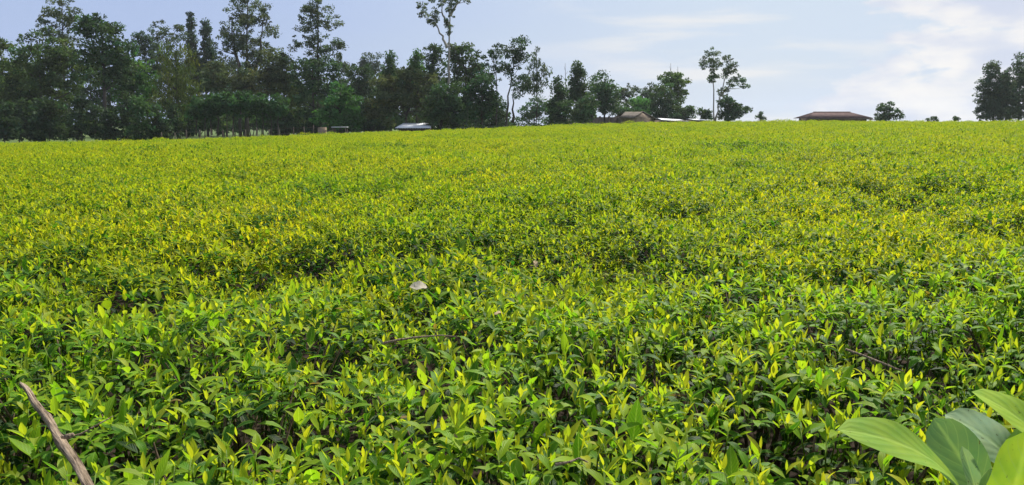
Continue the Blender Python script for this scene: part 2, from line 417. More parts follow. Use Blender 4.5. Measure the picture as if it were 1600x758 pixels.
def tea_twigs(mb, rng, n=14, R=.5, depth=CAN):
    for i in range(n):
        a = rng.random() * 6.28; r = R * math.sqrt(rng.random())
        e = Vector((math.cos(a) * r, math.sin(a) * r, -.05 - .05 * rng.random()))
        m_ = Vector((e.x * .55, e.y * .55, -.40)); b = Vector((e.x * .12, e.y * .12, -depth - .02))
        mb.tube([b, m_, e], [.012, .006, .0025], 5, wob=.3, rng=rng)

# prototypes for the far carpet (kept out of the scene, instanced as one mass)
proto_col = bpy.data.collections.new('tea_carpet_pieces')
NP = 6
for i in range(NP):
    rng = np.random.default_rng(100 + i)
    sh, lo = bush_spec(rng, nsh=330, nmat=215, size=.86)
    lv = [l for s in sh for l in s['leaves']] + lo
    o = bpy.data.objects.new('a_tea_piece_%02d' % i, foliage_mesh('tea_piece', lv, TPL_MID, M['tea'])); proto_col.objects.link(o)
for i in range(NP):
    rng = np.random.default_rng(200 + i)
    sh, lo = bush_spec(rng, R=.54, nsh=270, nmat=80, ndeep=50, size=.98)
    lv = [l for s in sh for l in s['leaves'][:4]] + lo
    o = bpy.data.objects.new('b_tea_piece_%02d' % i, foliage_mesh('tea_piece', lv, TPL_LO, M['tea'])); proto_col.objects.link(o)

for i in range(2):                                      # darker bushes that have not flushed
    rng = np.random.default_rng(300 + i)
    sh, lo = bush_spec(rng, R=.56, nsh=70, nmat=520, ndeep=60, size=1.05)
    o = bpy.data.objects.new('c_tea_piece_%02d' % i, foliage_mesh('tea_piece', [l for q in sh for l in q['leaves'][1:]] + lo, TPL_MID, M['tea'])); proto_col.objects.link(o)
# bush positions
pts = []
sp = .77; row = 0; y = 0.72
while y < EDGE - .2:
    w = .70 * y + 4.0; x = -w + (sp / 2 if row % 2 else 0)
    while x < w:
        pts.append((x + RNG.normal() * .10, y + RNG.normal() * .09)); x += sp
    y += sp * .87; row += 1
pts = np.array(pts)
holes = [(on_canopy(px, py), r) for px, py, r in [(378, 221, 1.0), (610, 226, .8), (345, 219, .7), (885, 372, .22), (560, 388, .25), (262, 233, .8), (1290, 246, .7), (1165, 227, .8), (1420, 300, .4), (905, 425, .2), (1375, 287, .5)]]
Rz = RNG.random(len(pts)) * 6.28
Sc = .93 + .2 * RNG.random(len(pts))
def wob(x, y): return .035 * np.sin(x * 1.1 + 2 * np.sin(y * .37)) * np.sin(y * .9 + 1) + .03 * np.sin(x * .43 + y * .61)
Zt = ground(pts[:, 0], pts[:, 1]) + CAN - .035 + wob(pts[:, 0], pts[:, 1]) * np.clip(pts[:, 1] / 6, .3, 1) + RNG.normal(size=len(pts)) * np.clip(.018 + pts[:, 1] * .0014, .02, .055)
low = RNG.random(len(pts)) < np.where(pts[:, 1] > 5, .09, .03)
Zt[low] -= .06 + .14 * RNG.random(low.sum())
dark = RNG.random(len(pts)) < .012
for h, r in holes:
    dd = np.hypot(pts[:, 0] - h.x, (pts[:, 1] - h.y) * .6)
    if h.y > 14: dark |= (dd < r + .1); Zt[dd < r + .1] += .07
    else: Zt[dd < r + .25] -= .12
ppx = 800 + F * pts[:, 0] / np.maximum(pts[:, 1], .1)
near = (pts[:, 1] > 1.0) & (pts[:, 1] < 3.35) & (np.abs(pts[:, 0]) < .66 * pts[:, 1] + .38)

def carpet():
    k = ~near
    P = np.stack([pts[k, 0], pts[k, 1], Zt[k]], 1); n = len(P)
    me = bpy.data.meshes.new('tea_carpet'); me.vertices.add(n); me.vertices.foreach_set('co', P.astype(np.float32).ravel())
    rot = np.stack([RNG.normal(size=n) * .05, RNG.normal(size=n) * .05, Rz[k]], 1)
    idx = RNG.integers(0, NP, n) + np.where(P[:, 1] > 13, NP, 0)
    idx = np.where(dark[k], 2 * NP + RNG.integers(0, 2, n), idx)
    a = me.attributes.new('rot', 'FLOAT_VECTOR', 'POINT'); a.data.foreach_set('vector', rot.astype(np.float32).ravel())
    a = me.attributes.new('scl', 'FLOAT', 'POINT'); a.data.foreach_set('value', Sc[k].astype(np.float32))
    a = me.attributes.new('idx', 'INT', 'POINT'); a.data.foreach_set('value', idx.astype(np.int32))
    o = obj('tea_carpet', me, M['tea']); o['kind'] = 'stuff'
    tag(o, 'unbroken yellow-green carpet of clipped tea bushes filling the field', 'tea field')
    ng = bpy.data.node_groups.new('tea_carpet_scatter', 'GeometryNodeTree')
    ng.interface.new_socket('Geometry', in_out='INPUT', socket_type='NodeSocketGeometry'); ng.interface.new_socket('Geometry', in_out='OUTPUT', socket_type='NodeSocketGeometry')
    N = ng.nodes; L = ng.links
    gi = N.new('NodeGroupInput'); go = N.new('NodeGroupOutput'); ip = N.new('GeometryNodeInstanceOnPoints')
    ci = N.new('GeometryNodeCollectionInfo'); ci.inputs['Collection'].default_value = proto_col
    ci.inputs['Separate Children'].default_value = True; ci.inputs['Reset Children'].default_value = True
    def na(nm, t):
        q = N.new('GeometryNodeInputNamedAttribute'); q.data_type = t; q.inputs['Name'].default_value = nm
        return q.outputs['Attribute']
    er = N.new('FunctionNodeEulerToRotation'); L.new(na('rot', 'FLOAT_VECTOR'), er.inputs[0])
    L.new(gi.outputs[0], ip.inputs['Points']); L.new(ci.outputs[0], ip.inputs['Instance']); ip.inputs['Pick Instance'].default_value = True
    L.new(na('idx', 'INT'), ip.inputs['Instance Index']); L.new(er.outputs[0], ip.inputs['Rotation']); L.new(na('scl', 'FLOAT'), ip.inputs['Scale'])
    L.new(ip.outputs[0], go.inputs[0])
    md = o.modifiers.new('scatter', 'NODES'); md.node_group = ng
carpet()

# leaf meshes shared by the single leaves of the nearest bushes: [curl][tint bin]
TINTS = np.concatenate([YOUNG, YOUNG * .82, MID, MID * .85, YOUNG * .55 + MID * .45, MATURE])
LEAFM = {}
def leaf_mesh(tpl, tint):
    b = int(np.argmin(((TINTS - tint) ** 2).sum(1)))
    if (tpl, b) not in LEAFM:
        V, T, Q, U = TPL_HI[tpl]
        me = mesh_from('tea_leaf', V, [T, Q], TINTS[b], U); me.materials.append(M['tea_near']); LEAFM[(tpl, b)] = me
    return LEAFM[(tpl, b)]
_sm = MB(); _sm.tube([(0, 0, 0), (.004, 0, .5), (0, 0, 1)], [.0020, .0017, .0012], 5, tint=(.13, .22, .03))
STEM = _sm.mesh('tea_shoot'); STEM.materials.append(M['tea_near'])

front_labels = {}
nb = [i for i in np.where(near)[0]]
nb.sort(key=lambda i: (pts[i, 1], pts[i, 0]))
names = []
def bush_label(i):
    d = pts[i, 1]; px = ppx[i]
    side = ('at the far left' if px < 200 else 'left of the middle' if px < 640 else 'at the middle' if px < 960 else 'right of the middle' if px < 1400 else 'at the far right')
    band = 'bottom edge' if d < 1.75 else 'front' if d < 2.35 else 'second band' if d < 2.95 else 'third band'
    return band, side
def full_label(i):
    b, s_ = bush_label(i)
    where = {'bottom edge': 'at the bottom edge', 'front': 'in the front row', 'second band': 'in the second row', 'third band': 'in the third row'}[b]
    return 'leafy tea bush with lime shoots %s, %s' % (where, s_)
LAB = {}
for i in nb: LAB.setdefault(full_label(i), []).append(i)
for k, v in LAB.items(): v.sort(key=lambda i: ppx[i])
for i in nb:
    rng = np.random.default_rng(500 + int(i))
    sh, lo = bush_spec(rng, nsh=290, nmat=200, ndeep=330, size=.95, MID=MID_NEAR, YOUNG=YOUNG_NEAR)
    lab = full_label(i); same = LAB[lab]
    if len(same) > 1: lab += ', ' + (['left one', 'right one'] if len(same) == 2 else ['left one', 'middle one', 'right one'])[min(same.index(i), 2)]
    loc = Vector((pts[i, 0], pts[i, 1], Zt[i] - CAN))
    t = thing('tea_bush', lab, 'tea bush', loc, 'tea bushes nearest the camera', 0)
    def vis(s):
        q = s['base'] + np.array([loc.x, loc.y, 0]); 
        px = 800 + F * q[0] / q[1]
        return q[1] + (3 if (px < -20 or px > 1620 or q[1] < 1.33) else 0)
    sh.sort(key=vis)
    NS = 62
    rest = [(l[0] + np.array([0, 0, CAN]),) + tuple(l[1:]) for s in sh[NS:] for l in s['leaves']] + [(l[0] + np.array([0, 0, CAN]),) + tuple(l[1:]) for l in lo]
    fo = obj('foliage', foliage_mesh('foliage', rest, TPL_MID, M['tea_near']), None, t); fo['kind'] = 'stuff'
    mb = MB(); tea_twigs(mb, rng)
    tw = mb.build('branches', M['twig'], t); tw.location.z = CAN
    for s in sh[:NS]:
        bz = Vector(s['base']) + Vector((0, 0, CAN)); ax = Vector(s['tip'] - s['base']); ln = ax.length
        so = bpy.data.objects.new('shoot', STEM); COL.objects.link(so); so.parent = t
        so.matrix_basis = Matrix.Translation(bz) @ ax.to_track_quat('Z', 'Y').to_matrix().to_4x4() @ Matrix.Diagonal((1, 1, ln + .035, 1)) @ Matrix.Translation((0, 0, -.035 / (ln + .035)))
        inv = so.matrix_basis.inverted()
        for l in s['leaves']:
            lo_ = bpy.data.objects.new('leaf', leaf_mesh(int(l[4]), l[5])); COL.objects.link(lo_); lo_.parent = so
            m3 = leaf_matrix(*l[:4], l[6]); p = l[0]
            mw = Matrix([[*m3[r], p[r] + (CAN if r == 2 else 0)] for r in range(3)] + [[0, 0, 0, 1]])
            lo_.matrix_parent_inverse = inv; lo_.matrix_basis = mw

# ------------------------------------------------------------------ things lying on the tea
def dead_stick():
    a = on_canopy(30, 598, .05); b = on_canopy(136, 752, .05); b = a + (b - a) * 1.4; b.z = min(b.z, a.z)
    o = thing('dead_stick', 'weathered grey-brown dead stick lying on the tea at lower left', 'stick', tuple(a))
    o.rotation_euler = (b - a).to_track_quat('Z', 'Y').to_euler(); L_ = (b - a).length
    rng = np.random.default_rng(3); V = []; n = 40; sd = 12; prof = 1 + rng.normal(size=sd) * .2
    for i in range(n):
        t = i / (n - 1); r = (.0060 + .0030 * t) * (1 + .22 * math.exp(-((t - .47) / .035) ** 2)) * (1 + rng.normal() * .03)
        if i == 0: r *= .72
        prof = prof + rng.normal(size=sd) * .07; prof = 1 + (prof - 1) * .96
        for k in range(sd):
            th = 2 * math.pi * k / sd + t * .8
            V.append((r * prof[k] * math.cos(th) + .0035 * math.sin(t * 4 + .4) + .002 * math.sin(t * 23), r * prof[k] * math.sin(th) + .002 * math.sin(t * 7), t * L_ + (rng.random() * .022 if i == 0 else 0)))
    Q = [(i * sd + k, i * sd + (k + 1) % sd, (i + 1) * sd + (k + 1) % sd, (i + 1) * sd + k) for i in range(n - 1) for k in range(sd)]
    V += [(.0014, 0, .012), (0, 0, L_)]; T = [(n * sd, (k + 1) % sd, k) for k in range(sd)] + [(n * sd + 1, (n - 1) * sd + k, (n - 1) * sd + (k + 1) % sd) for k in range(sd)]
    mb = MB(); mb.add(V, [Q, T]); mb.build('shaft', M['dead_wood'], o)
    q = o.rotation_euler.to_matrix().inverted(); k = Vector((.006, 0, L_ * .47))
    m2 = MB(); m2.tube([k, k + q @ Vector((.016, .002, .006)), k + q @ Vector((.023, .004, .010))], [.008, .006, .004], 7, wob=.4, rng=rng); m2.build('knot', M['dead_wood'], o)
    m3 = MB(); m3.tube([k, k + q @ Vector((.035, .012, .008)), k + q @ Vector((.06, .03, .02)), k + q @ Vector((.085, .05, .032))], [.0025, .002, .0018, .001], 6, wob=.3, rng=rng); m3.build('side_twig', M['dead_wood'], o)
dead_stick()
def twig(label, pix, r, lift):
    P = [on_canopy(px, py, lift) for px, py in pix]; base = Vector(P[0]); rng = np.random.default_rng(int(pix[0][0]))
    mb = MB(); n = len(P)
    mb.tube([p - base for p in P], [r * (1 - .55 * i / (n - 1)) for i in range(n)], 6, wob=.3, rng=rng)
    m_ = mb.build('twig', M['dead_wood']); m_.location = base
    tag(m_, label, 'twig')
twig('thin bare brown twig lying level across the tea near the middle', [(598, 537), (622, 531), (650, 527), (690, 524), (712, 526)], .0042, .055)
twig('short brown twig poking from the tea behind the broad-leaved weed', [(1322, 546), (1350, 556), (1378, 567), (1402, 577), (1412, 580)], .0042, .045)
twig('crooked brown twig low in the tea at the bottom middle', [(868, 726), (890, 722), (905, 716), (918, 722)], .0035, .06)
def dry_leaf(label, px, py, ln, wid, az, el, mat, lift=.045, roll=0.0):
    p = on_canopy(px, py, lift); V, T, Q, U = leaf_template(6, .7, .35, .62, .5)
    m3 = leaf_matrix(p, az, el, ln, wid)
    c_, s_ = math.cos(roll), math.sin(roll); w_ = m3[:, 0].copy(); n_ = m3[:, 2].copy(); m3[:, 0] = w_ * c_ + n_ * s_ * wid; m3[:, 2] = n_ * c_ - w_ * s_ / wid
    rng = np.random.default_rng(px); V = V.copy(); V[:, 2] += rng.normal(size=len(V)) * .04
    W = V @ m3.T
    up = W.copy(); up[:, 2] -= .0012
    n = len(W); mb = MB(); mb.add(W, [T, Q], uv=U); mb.add(up, [T[:, ::-1], Q[:, ::-1]], uv=U)
    o = mb.build('dry_leaf', mat); o.location = p; tag(o, label, 'leaf')
dry_leaf('pale tan fallen dry leaf lying flat on the tea left of middle', 640, 449, 0.078, .95, .3, .2, M['dry_leaf'], .07, -.75)
dry_leaf('small curled yellowish dry leaf standing in the tea above the middle', 838, 419, .055, .7, 1.7, .9, M['dead_leaf'], .06)
dry_leaf('small greyish dead leaf caught in the tea at the middle', 772, 492, .05, .9, .5, .3, M['dead_leaf'], .03)

# broad-leaved weed at lower right
def blade(base, tip, width, nrm, bend, fold, peak=.5, rows=12, wave=.0, seed=1, tint=(.14, .30, .04)):
    base, tip, nrm = Vector(base), Vector(tip), Vector(nrm).normalized()
    d = tip - base; L_ = d.length; dn = d.normalized(); s = dn.cross(nrm).normalized(); n = s.cross(dn).normalized()
    rng = random.Random(seed); V = []; U = []; cols = 7
    for i in range(rows + 1):
        t = i / rows
        a = t / peak if t < peak else (1 - t) / (1 - peak)
        w = .5 * width * max(.03 if t < .5 else .0, math.sin(max(a, 0) * math.pi / 2) ** (.95 if t < peak else .42))
        c = base + d * t + n * (bend * L_ * 4 * t * (1 - t))
        for j in range(cols):
            u = -1 + 2 * j / (cols - 1)
            q = c + s * (u * w * math.cos(fold)) + n * (abs(u) * w * math.sin(fold) + wave * math.sin(t * 9 + u * 2 + seed) * abs(u) * w)
            V.append(tuple(q)); U.append((u * 1.0, t))
    Q = [(i * cols + j, i * cols + j + 1, (i + 1) * cols + j + 1, (i + 1) * cols + j) for i in range(rows) for j in range(cols - 1)]
    return np.array(V), np.array(Q), np.array(U), tint
def weed():
    D = 1.02
    root = at(1545, 905, D); root.z = G(root.x, root.y)
    crown = at(1532, 792, D)
    t = thing('broad_leaf_weed', 'tall weed with large broad smooth green leaves above the tea at lower right', 'weed', tuple(root))
    mb = MB(); mid = root.lerp(crown, .5) + Vector((.02, .01, 0))
    mb.tube([Vector((0, 0, -.02)), mid - root, crown - root], [.010, .008, .006], 8, tint=(.10, .17, .04)); mb.build('stem', M['weed'], t)
    G1 = (.27, .41, .055); G2 = (.33, .46, .05); P1 = (.14, .24, .11); P2 = (.30, .40, .24)
    specs = [  # base px,py,d ; tip ; width ; normal ; bend ; fold ; tint
        ((1510, 782, .98), (1308, 671, .95), .066, (.25, -.40, .88), .13, .14, .66, G1),
        ((1665, 735, 1.00), (1518, 612, 1.05), .068, (.45, -.55, .70), .10, .20, .52, G2),
        ((1545, 785, 1.03), (1459, 653, 1.06), .072, (-.45, -.80, .40), .03, .28, .60, P1),
        ((1600, 745, 1.08), (1476, 648, 1.14), .082, (.15, -.60, .80), .12, .10, .60, P2),
        ((1560, 812, .96), (1606, 672, .93), .105, (.10, -.92, .35), .05, .18, .60, G2),
        ((1530, 790, .99), (1503, 697, 1.00), .024, (-.2, -.9, .3), .04, .55, .5, P2),
        ((1520, 795, .97), (1548, 732, .97), .032, (.1, -.9, .3), .03, .5, .5, P2),
        ((1545, 790, 1.06), (1655, 640, 1.12), .062, (-.3, -.7, .6), .08, .18, .5, G1),
    ]
    for k, (b, e, w, n, bd, fo, pk, tint) in enumerate(specs):
        V, Q, U, tn = blade(at(*b) - root, at(*e) - root, w, n, bd, fo, pk, 14, .10, k, tint)
        mb = MB(); mb.add(V, [Q], tn, U)
        # petiole joins the blade to the stem
        mb.tube([crown - root, (crown.lerp(at(*b), .6)) - root, at(*b).lerp(at(*e), .03) - root], [.0035, .003, .0022], 6, tint=(.12, .2, .05))
        mb.build('leaf', M['weed'], t)
weed()
# upright dark tea leaf sprig at the right edge
# ------------------------------------------------------------------ trees
TREE_N = 0
def diamonds(C, D, S, Nn, ln, wd, tint):
    """leaf quads: C centre, D dir, S side, Nn normal"""
    n = len(C)
    b = C - D * ln[:, None] * .5; e = C + D * ln[:, None] * .5
    l = C - S * wd[:, None] * .5 + Nn * wd[:, None] * .15; r = C + S * wd[:, None] * .5 + Nn * wd[:, None] * .15
    V = np.stack([b, r, e, l], 1).reshape(-1, 3)
    return V, np.arange(4 * n).reshape(n, 4), np.repeat(tint, 4, 0)
def tree(name, label, px, d, lobes, tint, style='round', base_px=None, trunk_r=.22, leaf=.30, dens=1.0, cr=.62, bark='bark', group=None, cat='tree', stems=None, tvar=.35, limbs=12, fill=.35):
    """lobes: (px, py, rx, ry) ellipses of the crown as seen, metres from depth d"""
    global TREE_N; TREE_N += 1
    rng = np.random.default_rng(900 + TREE_N); mpp = d / F
    bx = at(base_px if base_px else px, 195, d); bx = Vector((bx.x, d, 0)); bx.z = G(bx.x, d) - .05
    t = thing(name, label, cat, tuple(bx), group)
    cl = []; 
    for lx, ly, rx, ry in lobes:
        c = np.array(at(lx, ly, d)); a = rx * mpp; b = ry * mpp; dp = min(a, 3.6) * .85
        r_ = min(cr, max(.28, min(a, b) * .55))
        n = max(3, int(dens * 4.6 * (a * b) / (r_ * r_)))
        for _ in range(n):
            v = rng.normal(size=3); v /= np.linalg.norm(v)
            q = rng.random(); rad = (1.12 - .5 * rng.random()) if q > fill else rng.random() ** .5
            if style == 'cone':
                h = rng.random() ** .75; zz = 1 - 2 * h; k = (.12 + .88 * h) * (.8 + .3 * rng.random())
                th = rng.random() * 6.28; p = c + np.array([math.cos(th) * a * k * rad, math.sin(th) * dp * k * rad, zz * b])
            elif style == 'flat':
                p = c + np.array([v[0] * a * rad, v[1] * dp * rad, (round(v[2] * rad * 2.2) / 2.2 + rng.normal() * .05) * b])
            else:
                p = c + v * np.array([a, dp, b]) * rad
            cl.append((p, r_ * (.4 + 1.0 * rng.random() ** 1.4)))
    zt = max(p[2] for p, _ in cl); zb = min(p[2] for p, _ in cl)
    Cs = []; Ds = []; Ss = []; Ns = []; ln = []; wd = []; Tn = []
    base_t = np.array(tint) * np.array([1.55, 1.65, 1.35])
    for p, r in cl:
        if p[2] - r < bx.z + .1: p = p.copy(); p[2] = bx.z + .15 + r
        n = int((46 + 30 * rng.random()) * (r / .62) ** 1.3 * (.30 / leaf) ** 1.2)
        v = rng.normal(size=(n, 3)); v /= np.linalg.norm(v, axis=1)[:, None]
        rad = (rng.random(n) ** .45)[:, None]
        sq = np.array([1.12, 1.12, .72 if style != 'droop' else 1.15])
        c = p + v * rad * r * sq
        if style == 'droop': dr = rng.normal(size=(n, 3)) * .45 + np.array([0, 0, -1.0])
        else: dr = v * .8 + rng.normal(size=(n, 3)) * .7 + np.array([0, 0, -.15])
        dr /= np.linalg.norm(dr, axis=1)[:, None]
        nn = np.cross(dr, rng.normal(size=(n, 3))); nn /= np.linalg.norm(nn, axis=1)[:, None]
        ss = np.cross(nn, dr)
        Cs.append(c); Ds.append(dr); Ss.append(ss); Ns.append(nn)
        l_ = leaf * (.6 + .8 * rng.random(n)); ln.append(l_); wd.append(l_ * (.30 if style == 'droop' else .48))
        k = math.exp(rng.normal() * tvar * .6); hue = rng.normal() * .10
        tc = base_t * k * np.array([1 + hue, 1, 1 - hue])
        Tn.append(np.clip(tc * (1 + .25 * rng.normal(size=(n, 1))), .004, .4))
    V, Q, T4 = diamonds(np.concatenate(Cs), np.concatenate(Ds), np.concatenate(Ss), np.concatenate(Ns), np.concatenate(ln), np.concatenate(wd), np.concatenate(Tn))
    me = mesh_from('crown', V - np.array(bx), [Q], T4, None, False); me.materials.append(M['tree_leaf'])
    # trunk and limbs
    mb = MB(); tops = []
    stems = stems or [[(base_px if base_px else px, None), (px, None)]]
    for st in stems:                                # st: list of (px, py) up the stem; py None = base / top of crown
        P = []
        for k, s in enumerate(st):
            if s[1] is None: P.append(Vector(bx) if k == 0 else Vector((at(s[0], 150, d).x, d, zb + (zt - zb) * .88)))
            else: P.append(at(s[0], s[1], d))
        PP = []
        for k in range(len(P) - 1):
            for q in range(5): PP.append(P[k].lerp(P[k + 1], q / 5) + Vector((rng.normal() * .05, rng.normal() * .05, 0)) * (1 if (k or q) else 0))
        PP.append(P[-1]); n = len(PP)
        mb.tube([p - bx for p in PP], [trunk_r * .8 * (1 - .82 * (i / (n - 1)) ** .9) * (1.25 if i == 0 else 1) for i in range(n)], 7, wob=.15, rng=rng)
        tops.append(PP)
    ks = rng.permutation(len(cl))[:limbs]
    for k in ks:
        p = Vector(cl[k][0]); PP = min(tops, key=lambda q: min((v - p).length for v in q))
        cand = [v for v in PP[1:] if v.z < p.z - .15] or PP[1:2]
        o_ = min(cand, key=lambda v: (v - p).length); L_ = (p - o_).length
        f = 1 - PP.index(o_) / len(PP); r0 = max(.02, trunk_r * .38 * (.35 + f * .65))
        mb.tube([o_ - bx, o_.lerp(p, .5) - bx + Vector((rng.normal() * .1, rng.normal() * .1, -.05 * L_)), p - bx], [r0, r0 * .6, r0 * .2], 5, wob=.2, rng=rng)
    mb.build('trunk', M[bark], t)
    obj('crown', me, None, t)
    return t

DK = (.036, .060, .030); DKB = (.034, .054, .036); OL = (.060, .078, .024); GR = (.046, .095, .028); BR = (.085, .155, .035); GY = (.050, .064, .042); BN = (.056, .064, .036)
# -- left wood, from left to right
tree('round_tree', 'olive round-crowned tree cut by the left edge of the photo', 8, 84, [(4, 95, 28, 36), (20, 130, 22, 34), (-8, 160, 34, 45)], OL, dens=1.1)
tree('eucalyptus_tree', 'tall eucalyptus whose tufted top stands highest at the far left of the wood', 100, 96, [(97, 22, 30, 24), (70, 38, 16, 12), (120, 30, 14, 20), (98, 62, 30, 22)], GY, dens=.6, leaf=.25, cr=.5, stems=[[(100, None), (101, 110), (97, 5)]], limbs=22)
tree('broadleaf_tree', 'very broad dark tree with bulging olive crown at the left of the wood', 66, 78, [(70, 82, 36, 34), (38, 118, 32, 36), (95, 112, 34, 40), (60, 160, 46, 44), (22, 165, 24, 34)], (.045, .068, .026), dens=1.15, tvar=.5)
tree('eucalyptus_tree', 'large dark eucalyptus with one thick bare lower trunk showing against lighter growth', 163, 74, [(160, 62, 34, 36), (145, 40, 18, 16), (185, 82, 26, 28), (150, 105, 28, 28), (195, 112, 22, 24)], DK, dens=.95, trunk_r=.26, stems=[[(163, None), (162, 120), (160, 35)]], limbs=20, tvar=.45)
tree('broadleaf_tree', 'lighter green tree leaning out beside the thick-trunked eucalyptus', 212, 80, [(213, 108, 26, 30), (222, 140, 18, 26), (202, 150, 20, 30)], GR, dens=1.0)
tree('eucalyptus_tree', 'small slim-topped eucalyptus in the gap right of the broad dark crowns', 230, 108, [(230, 58, 11, 14), (216, 66, 13, 12), (236, 90, 16, 26)], DKB, dens=1.1, leaf=.26, cr=.5)
tree('eucalyptus_tree', 'airy eucalyptus with open lacy crown left of the two pointed trees', 266, 104, [(262, 48, 26, 18), (280, 56, 14, 16), (255, 80, 22, 24), (270, 110, 26, 24)], GY, dens=.42, leaf=.25, cr=.5, limbs=20)
tree('pointed_tree', 'tallest narrow pointed dark tree behind the left wood', 300, 112, [(300, 78, 15, 54)], DKB, 'cone', dens=1.5, cr=.5)
tree('pointed_tree', 'shorter narrow pointed tree right beside the tallest pointed one', 324, 112, [(324, 88, 19, 52)], DKB, 'cone', dens=1.3, cr=.5)
tree('feathery_tree', 'soft olive-green feathery tree standing before the two pointed trees', 278, 76, [(278, 100, 24, 34), (270, 140, 28, 34), (288, 150, 26, 36)], OL, 'droop', dens=1.0)
tree('eucalyptus_tree', 'biggest full-headed eucalyptus rising out of the top of the photo', 385, 92, [(388, 18, 32, 24), (372, 48, 30, 28), (402, 52, 30, 30), (362, 82, 28, 22), (412, 92, 28, 22), (385, 112, 44, 20), (388, -8, 20, 12)], GY, dens=.66, leaf=.26, trunk_r=.32, stems=[[(386, None), (385, 110), (387, 5)], [(386, 140), (405, 90), (410, 40)], [(385, 140), (368, 85), (362, 45)]], limbs=30, tvar=.5)
tree('broadleaf_tree', 'brownish bushy tree under the biggest eucalyptus', 375, 84, [(360, 128, 34, 20), (400, 130, 34, 20), (430, 112, 22, 34), (335, 120, 20, 26)], BN, dens=1.0, tvar=.45)
tree('eucalyptus_tree', 'tall clumpy eucalyptus with gaps in its crown at the right of the left wood', 497, 88, [(495, 10, 20, 18), (480, 32, 20, 18), (512, 34, 22, 20), (466, 66, 13, 13), (524, 70, 13, 16), (498, 62, 20, 18), (497, 92, 18, 20)], GY, dens=.58, leaf=.25, cr=.5, trunk_r=.24, stems=[[(497, None), (497, 100), (496, 2)]], limbs=26)
tree('broadleaf_tree', 'dark broad tree around the foot of the clumpy tall eucalyptus', 490, 82, [(478, 112, 26, 26), (512, 118, 24, 26), (492, 145, 34, 28)], DK, dens=1.0, tvar=.45)
tree('broadleaf_tree', 'olive drooping tree between the biggest and the clumpy eucalyptus', 445, 86, [(440, 112, 24, 30), (452, 148, 24, 30)], OL, dens=.9)
for px, w, ty, lab in [(318, 26, 152, 'leftmost of the low dark trees with thin stems along the fence'), (352, 28, 142, 'second low dark spreading tree along the fence'), (388, 28, 146, 'third low dark spreading tree along the fence'), (422, 24, 150, 'rightmost low dark tree with thin stems along the fence')]:
    tree('low_spreading_tree', lab, px, 72, [(px, ty + 14, w, 14), (px - 8, ty + 24, w * .7, 12), (px + 9, ty + 22, w * .7, 12)], (.030, .062, .026), 'flat', dens=1.3, trunk_r=.09, stems=[[(px, None), (px + 3, ty + 10)], [(px - 11, 212), (px - 12, ty + 14)], [(px + 13, 211), (px + 12, ty + 14)]], group='low trees along the fence')
tree('broadleaf_tree', 'fresh mid-green bushy tree right of the clumpy tall eucalyptus', 532, 74, [(532, 158, 28, 24), (522, 180, 28, 22), (545, 184, 22, 20)], (.040, .092, .032), dens=1.2)
tree('eucalyptus_tree', 'thin feathery tree top peeping behind the clumpy tall eucalyptus', 531, 118, [(531, 96, 9, 14), (540, 112, 14, 14)], GY, 'cone', dens=1.1, leaf=.26)
tree('round_tree', 'small round-headed tree tinted haze-blue far behind the middle wood', 580, 128, [(578, 96, 16, 14), (590, 108, 12, 12), (568, 110, 12, 12)], (.042, .058, .050), dens=.9)  # leaf tint shifted towards blue: distance haze put into the colour
tree('broadleaf_tree', 'dark round tree left of the small bluish round-headed tree', 560, 96, [(562, 118, 20, 18), (552, 140, 22, 22), (575, 142, 20, 22)], DK, dens=1.1)
tree('pointed_tree', 'green cone-topped tree just right of the bluish round-headed tree', 610, 92, [(610, 112, 18, 26), (612, 140, 24, 22)], (.038, .070, .028), 'cone', dens=1.6)
tree('pointed_tree', 'green pointed tree left of the darker blocky crown in the middle wood', 651, 94, [(652, 104, 16, 24), (645, 128, 22, 26)], GR, 'cone', dens=1.6)
tree('round_tree', 'dark blocky upright crown left of the thin towering eucalyptus', 677, 90, [(677, 88, 15, 24), (684, 116, 16, 24), (668, 126, 16, 24)], DK, dens=1.2)
tree('flat_topped_tree', 'brownish wide flat-topped tree over the white-roofed shed', 636, 76, [(648, 118, 30, 10), (610, 128, 32, 12), (660, 140, 30, 14), (620, 152, 40, 18), (596, 170, 26, 20), (655, 168, 28, 16)], BN, 'flat', dens=1.15, trunk_r=.16, stems=[[(634, None), (634, 178), (610, 135)], [(634, 180), (650, 150), (658, 122)]], tvar=.4, limbs=22)
tree('eucalyptus_tree', 'towering thin eucalyptus with long bare forked trunk in the middle', 700, 80, [(690, 6, 20, 14), (668, 14, 15, 10), (703, 30, 8, 16), (676, 30, 8, 12), (722, -2, 14, 8), (702, 52, 4, 6), (698, -14, 22, 12)], GY, dens=.5, leaf=.24, cr=.36, trunk_r=.2, bark='pale_bark', stems=[[(699, None), (700, 120), (703, 30), (702, -6)], [(699, 75), (688, 52), (678, 32)], [(703, 25), (712, 8), (725, -4)], [(702, 40), (692, 24), (688, 4)]], limbs=14)
tree('broadleaf_tree', 'full green tree just right of the thin towering eucalyptus', 728, 84, [(712, 84, 14, 20), (732, 96, 22, 26), (742, 118, 16, 26), (722, 125, 24, 26)], (.038, .062, .028), dens=1.05, tvar=.45)
tree('broadleaf_tree', 'low dark bushy tree at the foot of the thin towering eucalyptus', 690, 72, [(690, 162, 26, 26), (705, 150, 20, 20), (680, 182, 24, 16), (715, 178, 22, 20)], DK, dens=1.2)
tree('broadleaf_tree', 'dark rounded tree hanging over the field edge left of the open gap', 753, 74, [(752, 138, 22, 22), (742, 162, 22, 28), (764, 165, 18, 22)], (.028, .054, .028), dens=1.25)
